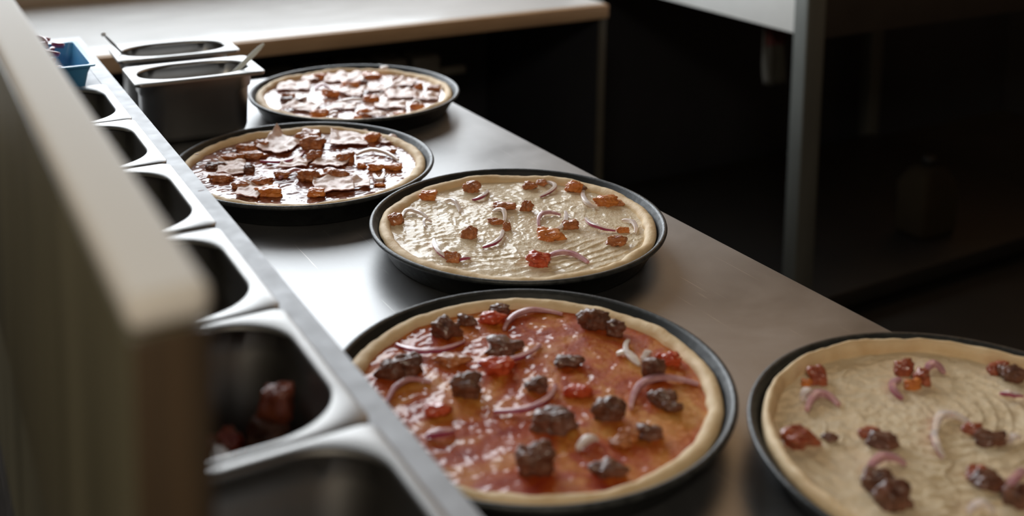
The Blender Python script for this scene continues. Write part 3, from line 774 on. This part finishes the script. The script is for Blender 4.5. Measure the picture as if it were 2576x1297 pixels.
pz, T = make_pizza(*cen['E'], 'cream', 17, 'black pan nearest the bottom right corner', 'blurred cream-sauced pizza cut off at the bottom right corner', 0.0095, 0.003)
toppings(pz, T, 'cream', 17, 1840, 800, 2.61, [
    (560, 370, 100, 175, 'chunk_rust'), (490, 420, 60, 60, O), (1130, 330, 120, 120, 'chunk_rust'), (1250, 370, 90, 170, 'chunk_rust'), (1190, 430, 90, 80, O), (1750, 320, 120, 100, 'chunk_rust'), (1850, 370, 140, 130, D), (450, 790, 200, 150, 'chunk_rust'),
    (900, 750, 120, 80, 'chunk_rust'), (1000, 800, 180, 110, D), (960, 1070, 180, 170, D), (1060, 1180, 210, 190, D), (1610, 1020, 120, 110, 'chunk_rust'), (1690, 1080, 170, 130, D), (1580, 730, 110, 80, 'chunk_rust'), (1700, 790, 170, 100, D), (1880, 1180, 150, 160, D), (640, 795, 90, 50, D)],
    [((500, 590), (580, 500), (700, 560), 'k', 1.4), ((1340, 770), (1400, 640), (1570, 680), 'p', 1.4), ((1335, 740), (1350, 830), (1400, 890), 'p', 1.2), ((1110, 390), (1065, 450), (1130, 505), 'k', 1.4), ((1770, 485), (1830, 505), (1910, 500), 'p'),
     ((900, 1010), (1000, 930), (1140, 955), 'k', 1.6), ((1780, 1130), (1870, 1050), (1910, 990), 'k', 1.6), ((1560, 1270), (1640, 1240), (1720, 1270), 'p', 1.2), ((250, 780), (290, 845), (345, 905), 'w', 1.0), ((1280, 350), (1330, 320), (1390, 350), 'k', 1.3), ((470, 520), (500, 495), (570, 490), 'w', 1.3), ((1830, 810), (1870, 790), (1910, 790), 'p')])

bm = bmesh.new(); bmesh.ops.create_icosphere(bm, subdivisions=3, radius=0.006)
for vtx in bm.verts:
    vtx.co *= 1 + 0.3 * noise.noise(vtx.co * 300); vtx.co.z *= 0.4; vtx.co.x *= 1.2
tag(new_obj('dough_scrap', bm, M['onion_white'], loc=at(967, 169, TABLE_Z + 0.0321)), 'tiny white dough scrap on the back rim of the farthest pan', 'dough')

# ------------------------------------------------------------------ food in the rail pans
def pan_food(idx, items, label, group, cat, name='meat_chunk'):
    t, hx, hy = rail_pans[idx]
    for k, (x, y, z, sx, sy, sz, mk) in enumerate(items):
        o = new_obj(name, chunk_bm(sx, sy, sz, idx * 60 + k + 5), M[mk])
        o.location = t.location + Matrix.Rotation(RAIL_ROT, 3, 'Z') @ Vector((x, y, z)); o.rotation_euler = (0, 0, k * 1.3)
        tag(o, label, cat, group)
rnd = random.Random(4)
def heap(n, x0, x1, yr, z0, dz, per, sizes, kinds):
    out = []
    for k in range(n):
        lay = k // per; sh = 1 - 0.18 * lay
        out.append((rnd.uniform(x0, x1) * sh, rnd.uniform(-yr, yr) * sh, z0 + lay * dz, *[v_ * rnd.uniform(0.85, 1.15) for v_ in sizes], kinds[k % len(kinds)]))
    return out
it = heap(26, -0.02, 0.045, 0.045, -0.086, 0.014, 9, (0.026, 0.02, 0.017), ('chunk_dark', 'chunk_red', 'chunk', 'chunk_rust'))
it.append((0.052, 0.012, -0.036, 0.022, 0.018, 0.026, 'chunk_rust'))
it.append((0.046, 0.014, -0.052, 0.026, 0.024, 0.020, 'chunk_dark'))
pan_food(4, it, 'dark meat piece lying in the rail pan beside the tomato pizza', 'meat pieces in the rail pan beside the tomato pizza', 'meat')
pan_food(4, [(0.012, -0.012, -0.046, 0.009, 0.034, 0.008, 'onion_white')], 'cream-coloured strip on the dark meat in the rail pan by the tomato pizza', None, 'cheese', 'cheese_strip')
it = heap(20, -0.02, 0.048, 0.048, -0.086, 0.014, 8, (0.024, 0.02, 0.016), ('chunk_red', 'chunk', 'chunk_rust'))
pan_food(2, it, 'reddish meat piece lying in the rail pan beside the brown-sauced pizza', 'meat pieces in the rail pan beside the brown-sauced pizza', 'meat')

# ------------------------------------------------------------------ blue tub with sliced onions
M['blue'] = simple('blue_plastic', (0.08, 0.38, 0.70), (0.13, 0.48, 0.80), 20, 0.32, coat=0.2)
b_ = M['blue'].node_tree.nodes['Principled BSDF']; b_.inputs['Transmission Weight'].default_value = 0.15
TBW, TBL, TBH = 0.062, 0.067, 0.028
fr = rail_pt(-0.012, 1.455, 0)
tub = thing('plastic_tub', 'blue plastic tub of sliced onions at the far end of the rail', 'tub', rail_pt(-0.0935, 1.427, RZ + 0.0006), RAIL_ROT)
e = 0.0014
lo = [rrect(TBW - 0.006, TBL - 0.006, 0.006, 0.0), rrect(TBW - 0.003, TBL - 0.003, 0.006, TBH * 0.6), rrect(TBW, TBL, 0.005, TBH - 0.003), rrect(TBW + 0.004, TBL + 0.004, 0.004, TBH - 0.002), rrect(TBW + 0.004, TBL + 0.004, 0.004, TBH),
      rrect(TBW - e, TBL - e, 0.005, TBH), rrect(TBW - 0.003 - e, TBL - 0.003 - e, 0.006, TBH * 0.6), rrect(TBW - 0.006 - e, TBL - 0.006 - e, 0.006, 0.0016)]
o = new_obj('tub_body', loft(lo, True, True), M['blue'], tub); shade_auto(o, 35)
rnd = random.Random(9)
for k in range(20):
    a = rnd.uniform(0, 6.28); r = rnd.uniform(0.016, 0.027); c = Vector((rnd.uniform(-0.022, 0.024), rnd.uniform(-0.040, 0.012), 0))
    P_ = [Vector((math.cos(a + q) * r, math.sin(a + q) * r * 0.8, rnd.uniform(0, 0.014))) for q in (-1.1, 0, 1.1)]
    o = new_obj('onion_slice', onion_bm(P_[0], P_[1], P_[2], 0.006, 0.006, k, 0.3), [M['onion_pink'], M['onion_purple']])
    o.location = tub.location + c + Vector((0, 0, 0.003 + 0.0058 * (k // 3)))
    tag(o, 'sliced red onion piece heaped in the blue tub', 'onion slice', 'red onion slices in the blue tub')
